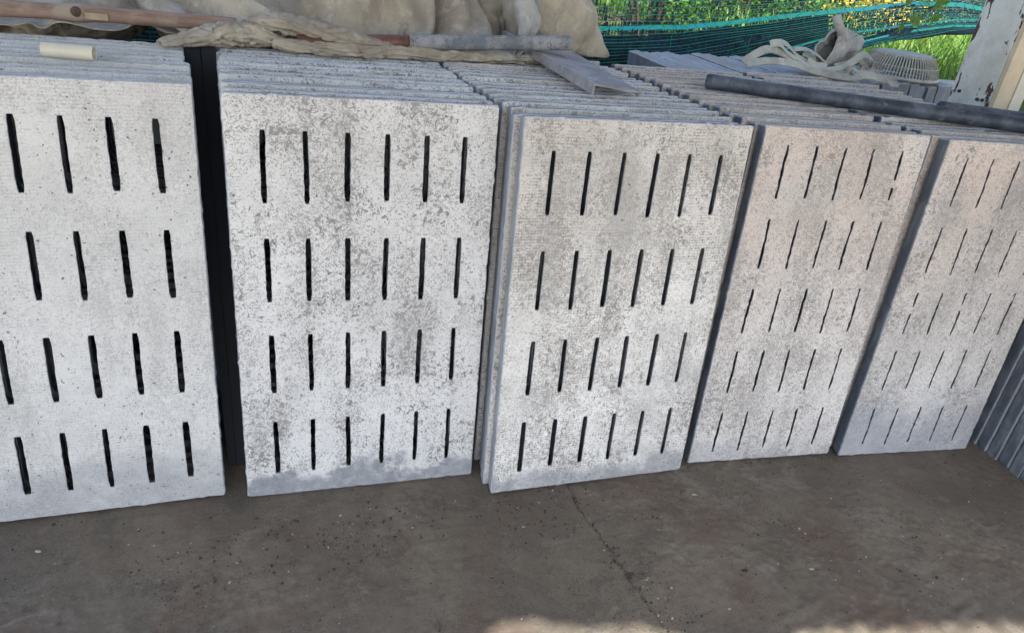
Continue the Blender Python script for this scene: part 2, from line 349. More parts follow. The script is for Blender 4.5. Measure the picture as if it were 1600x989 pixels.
# ------------------------------------------------------------------ slabs
TH = .0385
def slab_mesh(name, Wd, us, vs, L, sw, rough, seed, face, edge=None, H=1.0, draft=.003, th=TH, flare=.020):
    rnd = random.Random(seed)
    def loop_rect(w, h):
        p = []; n1 = int(w / .012); n2 = int(h / .012); r = .004
        for i in range(n1 + 1): p.append([r + (w - 2 * r) * i / n1, 0])
        for i in range(n2 + 1): p.append([w, r + (h - 2 * r) * i / n2])
        for i in range(n1 + 1): p.append([w - r - (w - 2 * r) * i / n1, h])
        for i in range(n2 + 1): p.append([0, h - r - (h - 2 * r) * i / n2])
        for q in p:
            j = rnd.random(); a = .0007 if j < .88 else .0026
            q[0] += rnd.uniform(-a, a); q[1] += rnd.uniform(-a, a)
        return p
    def loop_slot(u, v1, w):
        n = max(6, int(L / .011)); p = []; tl = rnd.uniform(-.0012, .0012); ww = w * rnd.uniform(.88, 1.12); v0 = v1 - L * rnd.uniform(.97, 1.03)
        drift = rnd.uniform(-1, 1) * rough
        for side in (1, -1):
            for i in range(n + 1):
                s = i / n if side > 0 else 1 - i / n
                end = .72 if i in (0, n) else 1.0
                x = u + side * ww / 2 * end + tl * (s - .5) + drift * math.sin(s * 5) + rnd.uniform(-rough, rough)
                p.append([x, v0 + (v1 - v0) * s])
        return p
    outer = loop_rect(Wd, H)
    slots = []
    for v in vs:
        for u in us:
            sl_ = loop_slot(u, v, sw)
            if .004 < sw < .007 and rnd.random() < .08:        # a bridge of cement left across the slot
                n = len(sl_) // 2; k = rnd.randint(int(n * .3), int(n * .7)); L_, R_ = sl_[:n][::1], sl_[n:]
                up, dn = sl_[:n], sl_[n:][::-1]
                slots.append(up[:k] + dn[:k][::-1]); slots.append(up[k + 1:] + dn[k + 1:][::-1])
            else: slots.append(sl_)
    V = []; F = []; MI = []
    def ring(pts, y):
        k = len(V); V.extend([(a, y, b) for a, b in pts]); return list(range(k, k + len(pts)))
    def scaled(pts, c): return [[Wd / 2 + (a - Wd / 2) * (1 - 2 * c / Wd), H / 2 + (b - H / 2) * (1 - 2 * c / H)] for a, b in pts]
    def grown(pts, e):
        cx = sum(p[0] for p in pts) / len(pts); cz = sum(p[1] for p in pts) / len(pts)
        return [[a + (e if a > cx else -e), b + (e if b > cz else -e) * (abs(b - cz) > (max(q[1] for q in pts) - min(q[1] for q in pts)) * .49)] for a, b in pts]
    o = [ring(scaled(outer, .0020), 0), ring(outer, .0032), ring(scaled(outer, draft), th - .0025), ring(scaled(outer, draft + .0025), th)]
    sl = [[ring(grown(s, .0008), 0), ring(s, .0022), ring(grown(s, flare), th)] for s in slots]   # slots widen to the back
    def stitch(a, b, flip):
        n = len(a)
        for i in range(n):
            j = (i + 1) % n; q = (a[i], a[j], b[j], b[i])
            F.append(q if not flip else q[::-1]); MI.append(1)
    stitch(o[0], o[1], True); MI[:] = [2] * len(MI); stitch(o[1], o[2], True); k2 = len(MI); stitch(o[2], o[3], True); MI[k2:] = [2] * (len(MI) - k2)       # lip painted pale as if catching light, then the edge
    for s in sl: stitch(s[0], s[1], False); stitch(s[1], s[2], False)
    for lay, flip in ((0, False), (2, True)):
        loops = [o[0 if lay == 0 else 3]] + [s[lay] for s in sl]; flat = [i for l in loops for i in l]
        tri = tessellate_polygon([[Vector((V[i][0], V[i][2], 0)) for i in l] for l in loops])
        for a, b, c in tri:
            a, b, c = flat[a], flat[b], flat[c]
            pa, pb, pc = V[a], V[b], V[c]
            ar = (pb[0] - pa[0]) * (pc[2] - pa[2]) - (pb[2] - pa[2]) * (pc[0] - pa[0])
            if abs(ar) < 1e-12: continue
            # front faces -y
            if (ar > 0) == flip: b, c = c, b
            F.append((a, b, c)); MI.append(0 if lay == 0 else 1)
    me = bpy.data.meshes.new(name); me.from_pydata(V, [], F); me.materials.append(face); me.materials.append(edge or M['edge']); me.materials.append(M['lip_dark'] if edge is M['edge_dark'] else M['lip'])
    me.polygons.foreach_set('material_index', MI); me.update()
    return me
U1 = [.076, .164, .2515, .338, .4255, .5125]; V1 = [.927, .690, .453, .218]
U2 = [.075, .160, .245, .330, .420]; V2 = [.955, .762, .566, .376, .174]
W1, W2 = .5877, .4931
ORD = ['front', 'second', 'third', 'fourth', 'fifth', 'sixth', 'seventh', 'eighth', 'ninth', 'tenth', 'eleventh', 'twelfth',
       'thirteenth', 'fourteenth', 'fifteenth', 'sixteenth', 'seventeenth', 'eighteenth', 'nineteenth', 'twentieth', 'twenty-first',
       'twenty-second', 'twenty-third', 'twenty-fourth', 'twenty-fifth', 'twenty-sixth', 'twenty-seventh', 'twenty-eighth']
def stack(seed, me_front, me_rest, x0, y0, yaw, lean, n, pitch, drift, front_label, rest_label, group, yaw_end=0.0, flat=False, jx=.006):
    rnd = random.Random(seed); obs = []
    for k in range(n):
        o = bpy.data.objects.new('concrete_slab', me_front if k == 0 else me_rest[k % len(me_rest)])
        COL.objects.link(o)
        s = k / max(1, n - 1); jit = 0 if k == 0 else 1
        yw = R(yaw * (1 - s) + yaw_end * s) + jit * rnd.uniform(-.0022, .0022)
        dy = k * pitch + jit * rnd.uniform(-.0028, .0028); dx = drift * k * pitch + jit * rnd.uniform(-jx, jx)
        o.location = (x0 + dx, y0 + dy, TH * math.sin(R(lean)) - jit * rnd.uniform(0, .007))
        o.rotation_euler = (-R(lean), 0, yw)
        if flat: o.location = (x0 - dy, y0 + dx, TH * math.sin(R(lean)) - jit * rnd.uniform(0, .014)); o.rotation_euler = (-R(lean), 0, R(90) + jit * rnd.uniform(-.002, .002))
        tag(o, front_label if k == 0 else rest_label.format(ORD[k]), 'concrete slab', group, 'thing'); obs.append(o)
    return obs
def variants(nm, Wd, us, vs, L, sw, rough, seed, face, k=3, edge=None, rear=.074):
    # the front slab first; those behind get overwide slots to keep the front slots dark
    return [slab_mesh(nm, Wd, us, vs, L if i == 0 else L + .03, sw if i == 0 else rear, rough, seed + i, face, edge, flare=.030 if i == 0 else .004) for i in range(k)]
mA = variants('slab_wide_slots', W1, U1, V1, .152, .0128, .0007, 10, M['faceA'], rear=.054)
mB = variants('slab_medium_slots', W1, U1, V1, .152, .0112, .0008, 20, M['faceB'], rear=.060)
mC = variants('slab_clean_slots', W1, U1, V1, .152, .0118, .0004, 30, M['faceC'])
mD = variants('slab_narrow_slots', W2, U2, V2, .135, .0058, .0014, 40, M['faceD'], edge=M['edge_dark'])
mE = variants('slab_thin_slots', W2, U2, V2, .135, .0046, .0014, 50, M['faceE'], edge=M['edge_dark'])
stack(1, mA[0], mA[1:], -.728, 1.514, .7, 8.75, 11, .0475, -.11,
      'pale slotted concrete slab with widest slots, front of the stack at the far left',
      '{} slab from the front in the leftmost stack, under the cream pipe piece', 'slabs in the leftmost stack')
stack(2, mB[0], mB[1:], -.086, 1.505, -.95, 5.0, 13, .047, -.05,
      'slotted slab blotched with grey pitting and a dark damp foot, right of the dark gap',
      '{} slab from the front in the stack behind the grey-blotched slab', 'slabs in the second stack from the left')
stack(3, mC[0], mC[1:], .534, 1.410, .1, 4.8, 18, .0472, -.075,
      'slotted slab with woven cloth imprint and brownish stains, front of the middle stack',
      '{} slab from the front in the middle stack, under the steel channel', 'slabs in the middle stack')
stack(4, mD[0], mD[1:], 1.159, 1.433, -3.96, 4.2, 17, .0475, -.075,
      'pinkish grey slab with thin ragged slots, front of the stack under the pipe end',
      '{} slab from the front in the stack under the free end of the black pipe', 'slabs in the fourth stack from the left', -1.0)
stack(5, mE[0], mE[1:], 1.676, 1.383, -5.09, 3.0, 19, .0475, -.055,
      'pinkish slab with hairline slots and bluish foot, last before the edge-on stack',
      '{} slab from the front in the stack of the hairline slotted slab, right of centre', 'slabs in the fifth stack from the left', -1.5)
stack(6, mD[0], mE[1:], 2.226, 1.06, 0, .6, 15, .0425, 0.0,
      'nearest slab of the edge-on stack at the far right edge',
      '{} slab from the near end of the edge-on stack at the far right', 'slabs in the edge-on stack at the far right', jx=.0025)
mG = [slab_mesh('slab_solid', .385, [], [], .1, .01, .001, 60 + i, M['edge_pale'], M['edge_pale'], H=.995) for i in range(3)]
stack(7, mG[0], mG[1:], 2.70, 2.335, 0, 3.0, 28, .0462, 0.0,
      'rightmost plain slab of the crosswise stack by the fence, behind the basket',
      '{} plain slab from the right in the crosswise stack along the fence', 'plain slabs in the crosswise stack by the fence', flat=True, jx=.008)

# ------------------------------------------------------------------ dark post filling in for the gap's shade
M['gap_shade'] = mat_plain('gap_shade', (.006, .007, .012), .6, .4, 12, .3)  # near-black so the gap reads as deep shade
p = empty('gap_shade_post', (-.115, 1.64, 0), 'dark slanted post filling in the shade of the gap between the two left stacks', 'post')
def slanted(name, xb0, xb1, xt0, xt1, off, th):
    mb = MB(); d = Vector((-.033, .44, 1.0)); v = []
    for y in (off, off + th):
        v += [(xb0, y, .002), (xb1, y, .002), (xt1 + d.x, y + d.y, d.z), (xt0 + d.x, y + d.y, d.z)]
    mb.add(v, [(0, 1, 2, 3), (7, 6, 5, 4), (0, 4, 5, 1), (1, 5, 6, 2), (2, 6, 7, 3), (3, 7, 4, 0)]); mb.build(name, M['gap_shade'], p)
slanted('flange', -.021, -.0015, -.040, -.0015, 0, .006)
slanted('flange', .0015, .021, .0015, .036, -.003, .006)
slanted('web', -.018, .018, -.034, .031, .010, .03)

# ------------------------------------------------------------------ canvas heap
def drape(xr, yr, nx, ny, gather, z0, lumps, bars, seed, frames, push=None, stiff=8.0, zlo=.997, fold_amp=.05, modes=(7, 11, 17), gy=1.0, ymodes=(), box=True):
    """let a gathered sheet of cloth fall over lumps and bars with Blender's cloth solver; returns the settled vertices"""
    rnd = random.Random(seed); tmp = []
    def coll(me, th=.006):
        o = bpy.data.objects.new('tmp', me); COL.objects.link(o); m = o.modifiers.new('c', 'COLLISION'); tmp.append(o)
        o.collision.thickness_outer = th; o.collision.cloth_friction = 25; return o
    bm = bmesh.new(); bmesh.ops.create_cube(bm, size=1); me = bpy.data.meshes.new('tmp'); bm.to_mesh(me); bm.free()
    o = coll(me); o.scale = (4, .95, .2); o.location = (0, 1.2 + .95, zlo - .1)
    for c, r in lumps:
        bm = bmesh.new(); bmesh.ops.create_icosphere(bm, subdivisions=3, radius=1)
        for q in bm.verts:
            d = q.co.copy(); q.co = Vector((d.x * r[0], d.y * r[1], d.z * r[2])) * (1 + .25 * noise.noise(d * 1.7 + Vector(c) * 9))
        me = bpy.data.meshes.new('tmp'); bm.to_mesh(me); bm.free(); coll(me).location = c
    for a, b, r in bars:
        bm = bmesh.new(); bmesh.ops.create_cone(bm, segments=12, radius1=r, radius2=r, depth=(Vector(b) - Vector(a)).length, cap_ends=True)
        me = bpy.data.meshes.new('tmp'); bm.to_mesh(me); bm.free(); o = coll(me)
        o.rotation_mode = 'QUATERNION'; o.rotation_quaternion = (Vector(b) - Vector(a)).to_track_quat('Z', 'Y'); o.location = (Vector(a) + Vector(b)) / 2
    # flat rest shape (basis) and a pleated starting shape; gather = rest width / gathered width
    X = np.linspace(*xr, nx); Y = np.linspace(*yr, ny); xc = (xr[0] + xr[1]) / 2
    yc = (yr[0] + yr[1]) / 2; rest = [((x - xc) * gather + xc, (y - yc) * gy + yc, z0) for y in Y for x in X]
    ph = [(rnd.uniform(0, 6.28), rnd.uniform(-2, 2), rnd.uniform(.5, 1)) for _ in modes]
    start = []
    for y in Y:
        for x in X:
            u = (x - xr[0]) / (xr[1] - xr[0]); w = (y - yr[0]) / (yr[1] - yr[0])
            z = sum(a * math.sin(2 * math.pi * m * u * 1.0 + p + s * w * 2.2 + 1.4 * noise.noise(Vector((u * 3, w * 3, m)))) / (1 + .25 * i) for i, (m, (p, s, a)) in enumerate(zip(modes, ph)))
            for m in ymodes: z += .8 * math.sin(2 * math.pi * m * w + 5 * noise.noise(Vector((u * 5, m, 2.2))))
            start.append((x + .012 * noise.noise(Vector((u * 9, w * 9, 1))), y + .03 * noise.noise(Vector((u * 6, w * 4, 5))), z0 + .06 + fold_amp * z * (.4 + .6 * (.5 + noise.noise(Vector((u * 4, w * 3, 9)))))))
    faces = [(j * nx + i, j * nx + i + 1, (j + 1) * nx + i + 1, (j + 1) * nx + i) for j in range(ny - 1) for i in range(nx - 1)]
    me = bpy.data.meshes.new('tmp'); me.from_pydata(start, [], faces); me.update()
    o = bpy.data.objects.new('tmp', me); COL.objects.link(o); tmp.append(o)
    o.shape_key_add(name='Basis'); k = o.shape_key_add(name='rest'); k.data.foreach_set('co', np.array(rest, np.float32).ravel()); k.value = 0
    m = o.modifiers.new('cloth', 'CLOTH'); cs = m.settings
    cs.quality = 6; cs.mass = .35; cs.tension_stiffness = 18; cs.compression_stiffness = 18; cs.shear_stiffness = 6; cs.bending_stiffness = stiff
    cs.tension_damping = 12; cs.compression_damping = 12; cs.shear_damping = 12; cs.bending_damping = 2; cs.air_damping = 3
    cs.rest_shape_key = k
    m.collision_settings.use_self_collision = True; m.collision_settings.self_distance_min = .006; m.collision_settings.distance_min = .006
    m.collision_settings.collision_quality = 3
    m.point_cache.frame_start = 1; m.point_cache.frame_end = frames
    S_ = bpy.context.scene; S_.frame_start = 1; S_.frame_end = frames
    for fr in range(1, frames + 1): S_.frame_set(fr)
    ev = o.evaluated_get(bpy.context.evaluated_depsgraph_get()); em = ev.to_mesh(); co = np.empty(len(em.vertices) * 3, np.float32)
    em.vertices.foreach_get('co', co); ev.to_mesh_clear()
    for q in tmp:
        d = q.data; bpy.data.objects.remove(q)
        bpy.data.meshes.remove(d)
    S_.frame_set(1)
    return co.reshape(-1, 3).astype(float), faces
sv, sf = drape((-.80, .79), (2.11, 3.02), 100, 56, 1.5, 1.12, [((-.52, 2.62, 1.0), (.18, .24, .13)), ((-.10, 2.64, 1.04), (.22, .26, .20)), ((.34, 2.66, 1.06), (.2, .26, .26)), ((.60, 2.64, 1.03), (.09, .22, .20))], [], 4, 56, stiff=9, fold_amp=.06, modes=(4, 7, 12))
sv = [Vector(q) for q in sv]
LUMPS = [((-.52, 2.66, .97), (.20, .22, .08)), ((-.08, 2.68, .98), (.24, .25, .12)), ((.36, 2.68, .98), (.24, .25, .14)), ((.60, 2.66, .98), (.12, .22, .12)), ((.76, 2.70, 1.02), (.11, .14, .18))]
heap = empty('canvas_tarpaulin', (.05, 2.3, 1.0), 'heap of stained beige canvas tarpaulin lying on the rear of the left stacks', 'tarpaulin')
HO = Vector((.05, 2.3, 1.0))
sh = mesh_obj('sheet', [q - HO for q in sv], sf, M['canvas'], heap, smooth=True)
sub = sh.modifiers.new('smooth', 'SUBSURF'); sub.levels = sub.render_levels = 2
sol = sh.modifiers.new('thick', 'SOLIDIFY'); sol.thickness = .003
def wad(c, r, k):
    bm = bmesh.new(); bmesh.ops.create_icosphere(bm, subdivisions=5, radius=1)
    for q in bm.verts:
        d = q.co.copy(); e = 1 + .10 * noise.noise(d * 1.7 + Vector((k, 0, 0))) - .10 * max(0, 1 - 6 * abs(noise.noise(d * 2.3 + Vector((0, k, 0)))))
        q.co = Vector((d.x * r[0], d.y * r[1], d.z * r[2])) * e + Vector(c) - HO
    me = bpy.data.meshes.new('folded_layer'); bm.to_mesh(me); bm.free(); me.materials.append(M['canvas'])
    me.polygons.foreach_set('use_smooth', [True] * len(me.polygons))
    o = bpy.data.objects.new('folded_layer', me); COL.objects.link(o); o.parent = heap
for k, (c_, r_) in enumerate(LUMPS): wad(c_, r_, k * 3.7)
def cloth_roll(name, pts, rad, seed, n=64, squash=.8, twist=3.0, amp=.28):
    """a loosely rolled hem: a sweep whose section carries running folds, creases and a flat lip"""
    P = spline(pts, 22); K = len(P); v = []; f = []
    rr = np.interp(np.linspace(0, 1, K), np.linspace(0, 1, len(rad)), rad).tolist()
    run = 0
    for i, p_ in enumerate(P):
        d = (P[min(i + 1, K - 1)] - P[max(i - 1, 0)]).normalized(); a = d.cross(Vector((0, 0, 1))).normalized(); b = a.cross(d)
        if i: run += (p_ - P[i - 1]).length
        lip = 1.1 + .9 * noise.noise(Vector((run * 3.1, seed, 5))) + run * .8                # where the outer layer ends
        for k in range(n):
            u = k / (n - 1); th = lip + 2 * math.pi * 1.32 * u
            ph = th + .6 * noise.noise(Vector((run * 7, seed, 0)))
            c_, s_ = math.cos(ph), math.sin(ph); z3 = 1.4 * max(0, u - .75)
            q1 = noise.noise(Vector((c_ * 1.2, s_ * 1.2, run * 3.4 + seed + z3))); q2 = noise.noise(Vector((c_ * 1.1 + run * 5, s_ * 1.3, run * 13 + seed + z3))); q3 = noise.noise(Vector((c_ * .8 - run * 9, s_ * .8, run * 26 + seed + z3)))
            w = .70 + .34 * u + .34 * max(0, 1 - abs(q1) * 5) - .34 * max(0, 1 - abs(q2) * 7) - .16 * max(0, 1 - abs(q3) * 6)
            w += .30 * max(0, u - .86) / .14 * (.5 + noise.noise(Vector((run * 11, seed, 3))))          # loose outer edge stands off
            v.append(p_ + rr[i] * max(.25, w) * (math.cos(th) * a * 1.15 + squash * math.sin(th) * b) - HO)
    for i in range(K - 1):
        for k in range(n - 1): f.append((i * n + k, i * n + k + 1, i * n + n + k + 1, i * n + n + k))
    o = mesh_obj(name, v, f, M['canvas'], heap, smooth=True); m_ = o.modifiers.new('thick', 'SOLIDIFY'); m_.thickness = .0025; m_.offset = 0; return o
cloth_roll('rolled_hem', [(-.235, 2.02, 1.012), (-.17, 2.06, 1.018), (-.105, 2.10, 1.028), (-.02, 2.12, 1.030), (.045, 2.105, 1.020)], [.010, .026, .036, .036, .020], 1.0, squash=.75)
cloth_roll('rolled_hem', [(.03, 2.10, 1.018), (.12, 2.085, 1.016), (.25, 2.09, 1.014), (.33, 2.095, 1.016), (.50, 2.12, 1.014), (.66, 2.145, 1.012), (.74, 2.16, 1.008)], [.022, .022, .026, .020, .024, .022, .012], 5.0, squash=.7)
cloth_roll('rolled_hem', [(-.03, 2.15, 1.055), (.06, 2.145, 1.058), (.16, 2.13, 1.045), (.26, 2.11, 1.034), (.36, 2.11, 1.024)], [.018, .030, .030, .024, .014], 9.0, squash=.8)
# torn strip that hangs in front of the heap
def wide_strip(pts, ws, mat, name, seed):
    P = spline(pts, 6); K = len(P); wv = np.interp(np.linspace(0, 1, K), np.linspace(0, 1, len(ws)), ws).tolist(); v = []; f = []; n = 7
    rnd = random.Random(seed)
    for i, p_ in enumerate(P):
        for k in range(n):
            s = k / (n - 1) - .5; e = rnd.uniform(-.002, .002) if k in (0, n - 1) else 0
            v.append(p_ + Vector((s * wv[i] + e, -.012 * math.sin(s * 6 + i * .2) - .004 * fbm(s * 4, i * .2, seed, 2, 2), 0)) - HO)
    for i in range(K - 1):
        for k in range(n - 1): a = i * n + k; f.append((a, a + 1, a + n + 1, a + n))
    o = mesh_obj(name, v, f, mat, heap, smooth=True); m_ = o.modifiers.new('thick', 'SOLIDIFY'); m_.thickness = .004; return o
wide_strip([(.735, 2.22, 1.30), (.742, 2.205, 1.18), (.765, 2.195, 1.12), (.748, 2.18, 1.06), (.728, 2.175, 1.03), (.715, 2.165, 1.005), (.74, 2.15, 1.000)], [.05, .062, .075, .045, .026, .030, .03], M['canvas_grey'], 'torn_strip', 3)
cloth_roll('loose_flap', [(.70, 2.16, 1.006), (.76, 2.17, 1.010), (.83, 2.18, 1.006)], [.014, .020, .012], 21.0, squash=.6)

# ------------------------------------------------------------------ stuffed sack right of the heap
def lump(name, centre, rad, pulls, mat, parent, org, seed, sub=5, amp=.03):
    bm = bmesh.new(); bmesh.ops.create_icosphere(bm, subdivisions=sub, radius=1)
    for v_ in bm.verts:
        d = v_.co.copy(); q = Vector((d.x * rad[0], d.y * rad[1], d.z * rad[2])) + Vector(centre)
        for tip, sharp, st in pulls:
            td = (Vector(tip) - Vector(centre)); td = Vector((td.x / rad[0], td.y / rad[1], td.z / rad[2])).normalized()
            w = max(0, d.dot(td)) ** sharp * st; q = q.lerp(Vector(tip), w)
        q += d * amp * (fbm(q.x, q.y, q.z + seed, 6, 3) + .35 * fbm(q.x + 3, q.y, q.z + seed, 22, 3))
        v_.co = q - Vector(org)
    me = bpy.data.meshes.new(name); bm.to_mesh(me); bm.free(); me.materials.append(mat)
    me.polygons.foreach_set('use_smooth', [True] * len(me.polygons))
    o = bpy.data.objects.new(name, me); COL.objects.link(o); o.parent = parent; return o
SO = (1.0, 2.42, 1.0)
sk = empty('stuffed_sack', SO, 'bulging beige canvas sack with pinched lower corner, right end of the heap', 'sack')
lump('body', (.895, 2.48, 1.13), (.115, .15, .19), [((1.165, 2.40, .985), 2.0, .90), ((.93, 2.42, 1.0), 4, .5)], M['canvas'], sk, SO, 2.0, amp=.022)
lump('side_bulge', (.865, 2.33, 1.18), (.058, .06, .125), [((.878, 2.305, 1.055), 5, .8)], M['canvas'], sk, SO, 7.0, amp=.012)

# ------------------------------------------------------------------ poles on top of the left stacks
t = NT('bamboo_wood'); v = t.coord(shift=False, scale=(.12, 1, 1))
c = t.mix(t.ramp(t.noise(v, 55, 5, .65), .35, .66), (.33, .215, .155), (.20, .125, .085))
c = t.mix(t.ramp(t.noise(t.coord(shift=False), 9, 4), .52, .66, 0, .75), c, (.36, .29, .22))
M['wood'] = t.done(c, .6, t.noise(v, 120, 4), .4, .002, spec=.35)
pr_ = random.Random(5)
pole = empty('wooden_pole', (-.62, 2.150, 1.047), 'long reddish brown wooden pole with a knot, lying over the leftmost stack', 'pole')
xs_ = np.linspace(-.75, .56, 60).tolist()
rad = [.0212 - .003 * (x + .75) / 1.3 + .0006 * math.sin(x * 40) for x in xs_]
kn = [r + .004 * math.exp(-((x - .195) / .018) ** 2) for r, x in zip(rad, xs_)]
MB().tube([(x, .003 * math.sin(x * 3), .002 * math.sin(x * 5) + .0) for x in xs_], kn, 16).build('shaft', M['wood'], pole, True)
M['knot'] = mat_plain('knot_wood', (.12, .075, .05), .8, .4, 60)
M['cut_wood'] = mat_plain('cut_wood', (.42, .32, .20), .7, .3, 40)
kb = bmesh.new(); bmesh.ops.create_icosphere(kb, subdivisions=2, radius=1)
for q in kb.verts: q.co = Vector((q.co.x * .013, q.co.y * .008, q.co.z * .013)) + Vector((.193, -.0175, .007))
me = bpy.data.meshes.new('knot'); kb.to_mesh(me); kb.free(); me.materials.append(M['knot'])
o = bpy.data.objects.new('knot', me); COL.objects.link(o); o.parent = pole
MB().box(  .212, .262, -.0222, -.010, -.008, .007).build('cut_stub', M['cut_wood'], pole)
p2 = empty('tool_handle', (.51, 2.12, 1.045), 'round pole, red brown at left and mortar grey to its blunt right end', 'pole')
A, B = Vector((.09, 2.12, 1.021)) - Vector((.51, 2.12, 1.045)), Vector((.868, 2.12, 1.072)) - Vector((.51, 2.12, 1.045))
t = NT('mortar_crust'); v = t.coord(shift=False)
c = t.mix(t.ramp(t.noise(v, 18, 5, .65), .38, .62), (.31, .295, .28), (.165, .17, .178))
c = t.mix(t.ramp(t.noise(v, 85, 3, .6, 1), .60, .64, 0, .8), c, (.10, .09, .08))
M['mortar'] = t.done(c, .9, t.noise(v, 90, 4), .6, .003, spec=.25)
M['redwood'] = mat_plain('red_brown_wood', (.19, .075, .045), .45, .55, 35, .4, dirt=(.08, .05, .04, .6))
sp_pt = A.lerp(B, .385)
MB().tube([A.lerp(sp_pt, k / 10) for k in range(11)], .0205, 18).build('wood_shaft', M['redwood'], p2, True)
MB().tube([sp_pt.lerp(B, k / 40) for k in range(41)] + [B + (B - A).normalized() * .003], [.0212 + .0008 * fbm(k * .3, 1, 0, 1.7, 2) for k in range(41)] + [.019], 20).build('mortar_coat', M['mortar'], p2, True)

# ------------------------------------------------------------------ steel channel
t = NT('rusty_galvanised'); v = t.coord(shift=False)
c = t.mix(t.ramp(t.noise(v, 12, 6, .65), .36, .64), (.37, .325, .315), (.24, .205, .195))
c = t.mix(t.ramp(t.noise(v, 40, 4, .7), .55, .68, 0, .7), c, (.50, .475, .475))
c = t.mix(t.ramp(t.noise(v, 60, 4, .7), .58, .66, 0, .6), c, (.12, .085, .065))
M['channel'] = t.done(c, .6, t.noise(v, 130, 4), .35, .002, spec=.4)
ch = empty('steel_channel', (.86, 2.02, 1.0), 'rusty grey steel channel lying flanges down, pointing toward the front', 'steel channel')
def plank(a, b, c_, d, th):
    q = [Vector(k) - Vector((.86, 2.02, 1.0)) for k in (a, b, c_, d)]
    v = q + [k - Vector((0, 0, th)) for k in q]
    return v, [(0, 1, 2, 3), (7, 6, 5, 4), (0, 4, 5, 1), (1, 5, 6, 2), (2, 6, 7, 3), (3, 7, 4, 0)]
nl, nr, fr, fl = (.792, 1.735, 1.032), (.945, 1.765, 1.0115), (.945, 2.46, 1.034), (.755, 2.44, 1.052)
mb = MB(); mb.add(*plank(nl, nr, fr, fl, .005)); mb.build('web', M['channel'], ch)
mb = MB(); mb.add(*plank((.792, 1.735, 1.0265), (.798, 1.736, 1.0265), (.761, 2.44, 1.0465), (.755, 2.44, 1.0465), .022)); mb.build('flange', M['channel'], ch)
mb = MB(); mb.add(*plank((.939, 1.764, 1.0062), (.945, 1.765, 1.0055), (.945, 2.46, 1.0280), (.939, 2.46, 1.0287), .0055)); mb.build('flange', M['channel'], ch)

# ------------------------------------------------------------------ cream pipe offcut
M['pvc'] = mat_plain('cream_plastic', (.72, .64, .48), .4, .1, 15, .45, dirt=(.5, .42, .3, .35))
def hollow(a, b, ro, ri, n=28):
    a, b = Vector(a), Vector(b); d = (b - a).normalized(); u = d.cross(Vector((0, 0, 1))).normalized(); w = u.cross(d); v = []; f = []
    for p_, r in ((a, ro), (b, ro), (b, ri), (a, ri)):
        for k in range(n): th = 2 * math.pi * k / n; v.append(p_ + r * (math.cos(th) * u + math.sin(th) * w))
    for j in range(4):
        for k in range(n): k2 = (k + 1) % n; j2 = (j + 1) % 4; f.append((j * n + k, j * n + k2, j2 * n + k2, j2 * n + k))
    return v, f
v, f = hollow((-.050, .007, 0), (.050, -.007, 0), .0155, .0132)
o = mesh_obj('pipe_offcut', v, f, M['pvc'], smooth=False); o.location = (-.395, 1.843, 1.0125)
for q in o.data.polygons: q.use_smooth = True
es = o.modifiers.new('edges', 'EDGE_SPLIT'); es.split_angle = R(40)
tag(o, 'short cream plastic pipe offcut lying on the tops of the leftmost slabs', 'pipe offcut')

# ------------------------------------------------------------------ black pipes
t = NT('black_pipe'); v = t.coord(shift=False)
c = t.mix(t.ramp(t.noise(v, 9, 6, .7), .42, .68), (.028, .034, .046), (.10, .11, .13))
c = t.mix(t.ramp(t.noise(v, 30, 5, .7), .56, .70, 0, .6), c, (.22, .215, .21))
M['pipe'] = t.done(c, .55, t.noise(v, 60, 4), .3, .002, spec=.4)
def bar(name, a, b, r, label, bow=.0):
    a, b = Vector(a), Vector(b); n = 30; pts = [a.lerp(b, k / n) - a + Vector((0, 0, bow * math.sin(k / n * math.pi))) for k in range(n + 1)]
    d = (b - a).normalized(); rr = [r + .0006 * fbm(k * .4, r * 90, 0, 1, 2) for k in range(n + 1)]
    pts = [pts[0] - d * .004] + pts; rr = [r * .8] + rr
    o = MB().tube(pts, rr, 20).build(name, M['pipe'], None, True); o.location = a; tag(o, label, 'pipe'); return o
bar('pipe', (1.243, 1.929, 1.021), (2.75, 1.207, 1.024), .0215, 'long dusty black pipe lying slantwise across the right stacks')
bar('pipe', (1.915, 1.715, 1.024), (2.86, 1.315, 1.024), .0205, 'shorter black pipe behind the long one, below the white column')

# ------------------------------------------------------------------ steel column
t = NT('chipped_paint'); v = t.coord(shift=False)
c = t.mix(t.ramp(t.noise(v, 7, 6, .65), .38, .66), (.66, .64, .58), (.50, .455, .38))
vz = t.coord(shift=False, scale=(1.6, 1.6, .55))
x_, y_, z_ = t.sep(t.coord(shift=False))
edgew = t.ramp(t.math('ABSOLUTE', y_), .035, .072, 0, .14)
fl_ = t.ramp(t.math('ADD', t.noise(vz, 26, 4, .6, .5), edgew), .665, .675)
c = t.mix(fl_, c, (.085, .042, .038))
M['column'] = t.done(c, .55, t.math('SUBTRACT', t.noise(v, 50, 3), t.math('MULTIPLY', fl_, 2)), .3, .002, spec=.4)
M['cream'] = mat_plain('cream_sunlit_face', (.62, .50, .34), .6, .2, 14, .35)  # cream tones stand for warm light on the column's front
M['cream2'] = mat_plain('pale_sunlit_face', (.66, .60, .48), .6, .15, 14, .35)
cl = empty('steel_column', (2.355, 1.955, 0), 'pale painted steel column with rust chips, rising at the right edge', 'column')
MB().box(-.058, .060, -.080, .080, 0, 2.585).build('shaft', M['column'], cl)
MB().box(-.0555, .010, -.098, -.0815, 0, 2.585).build('sunlit_facing', M['cream'], cl)
MB().box(.012, .062, -.102, -.0815, 0, 2.585).build('sunlit_facing', M['cream2'], cl)
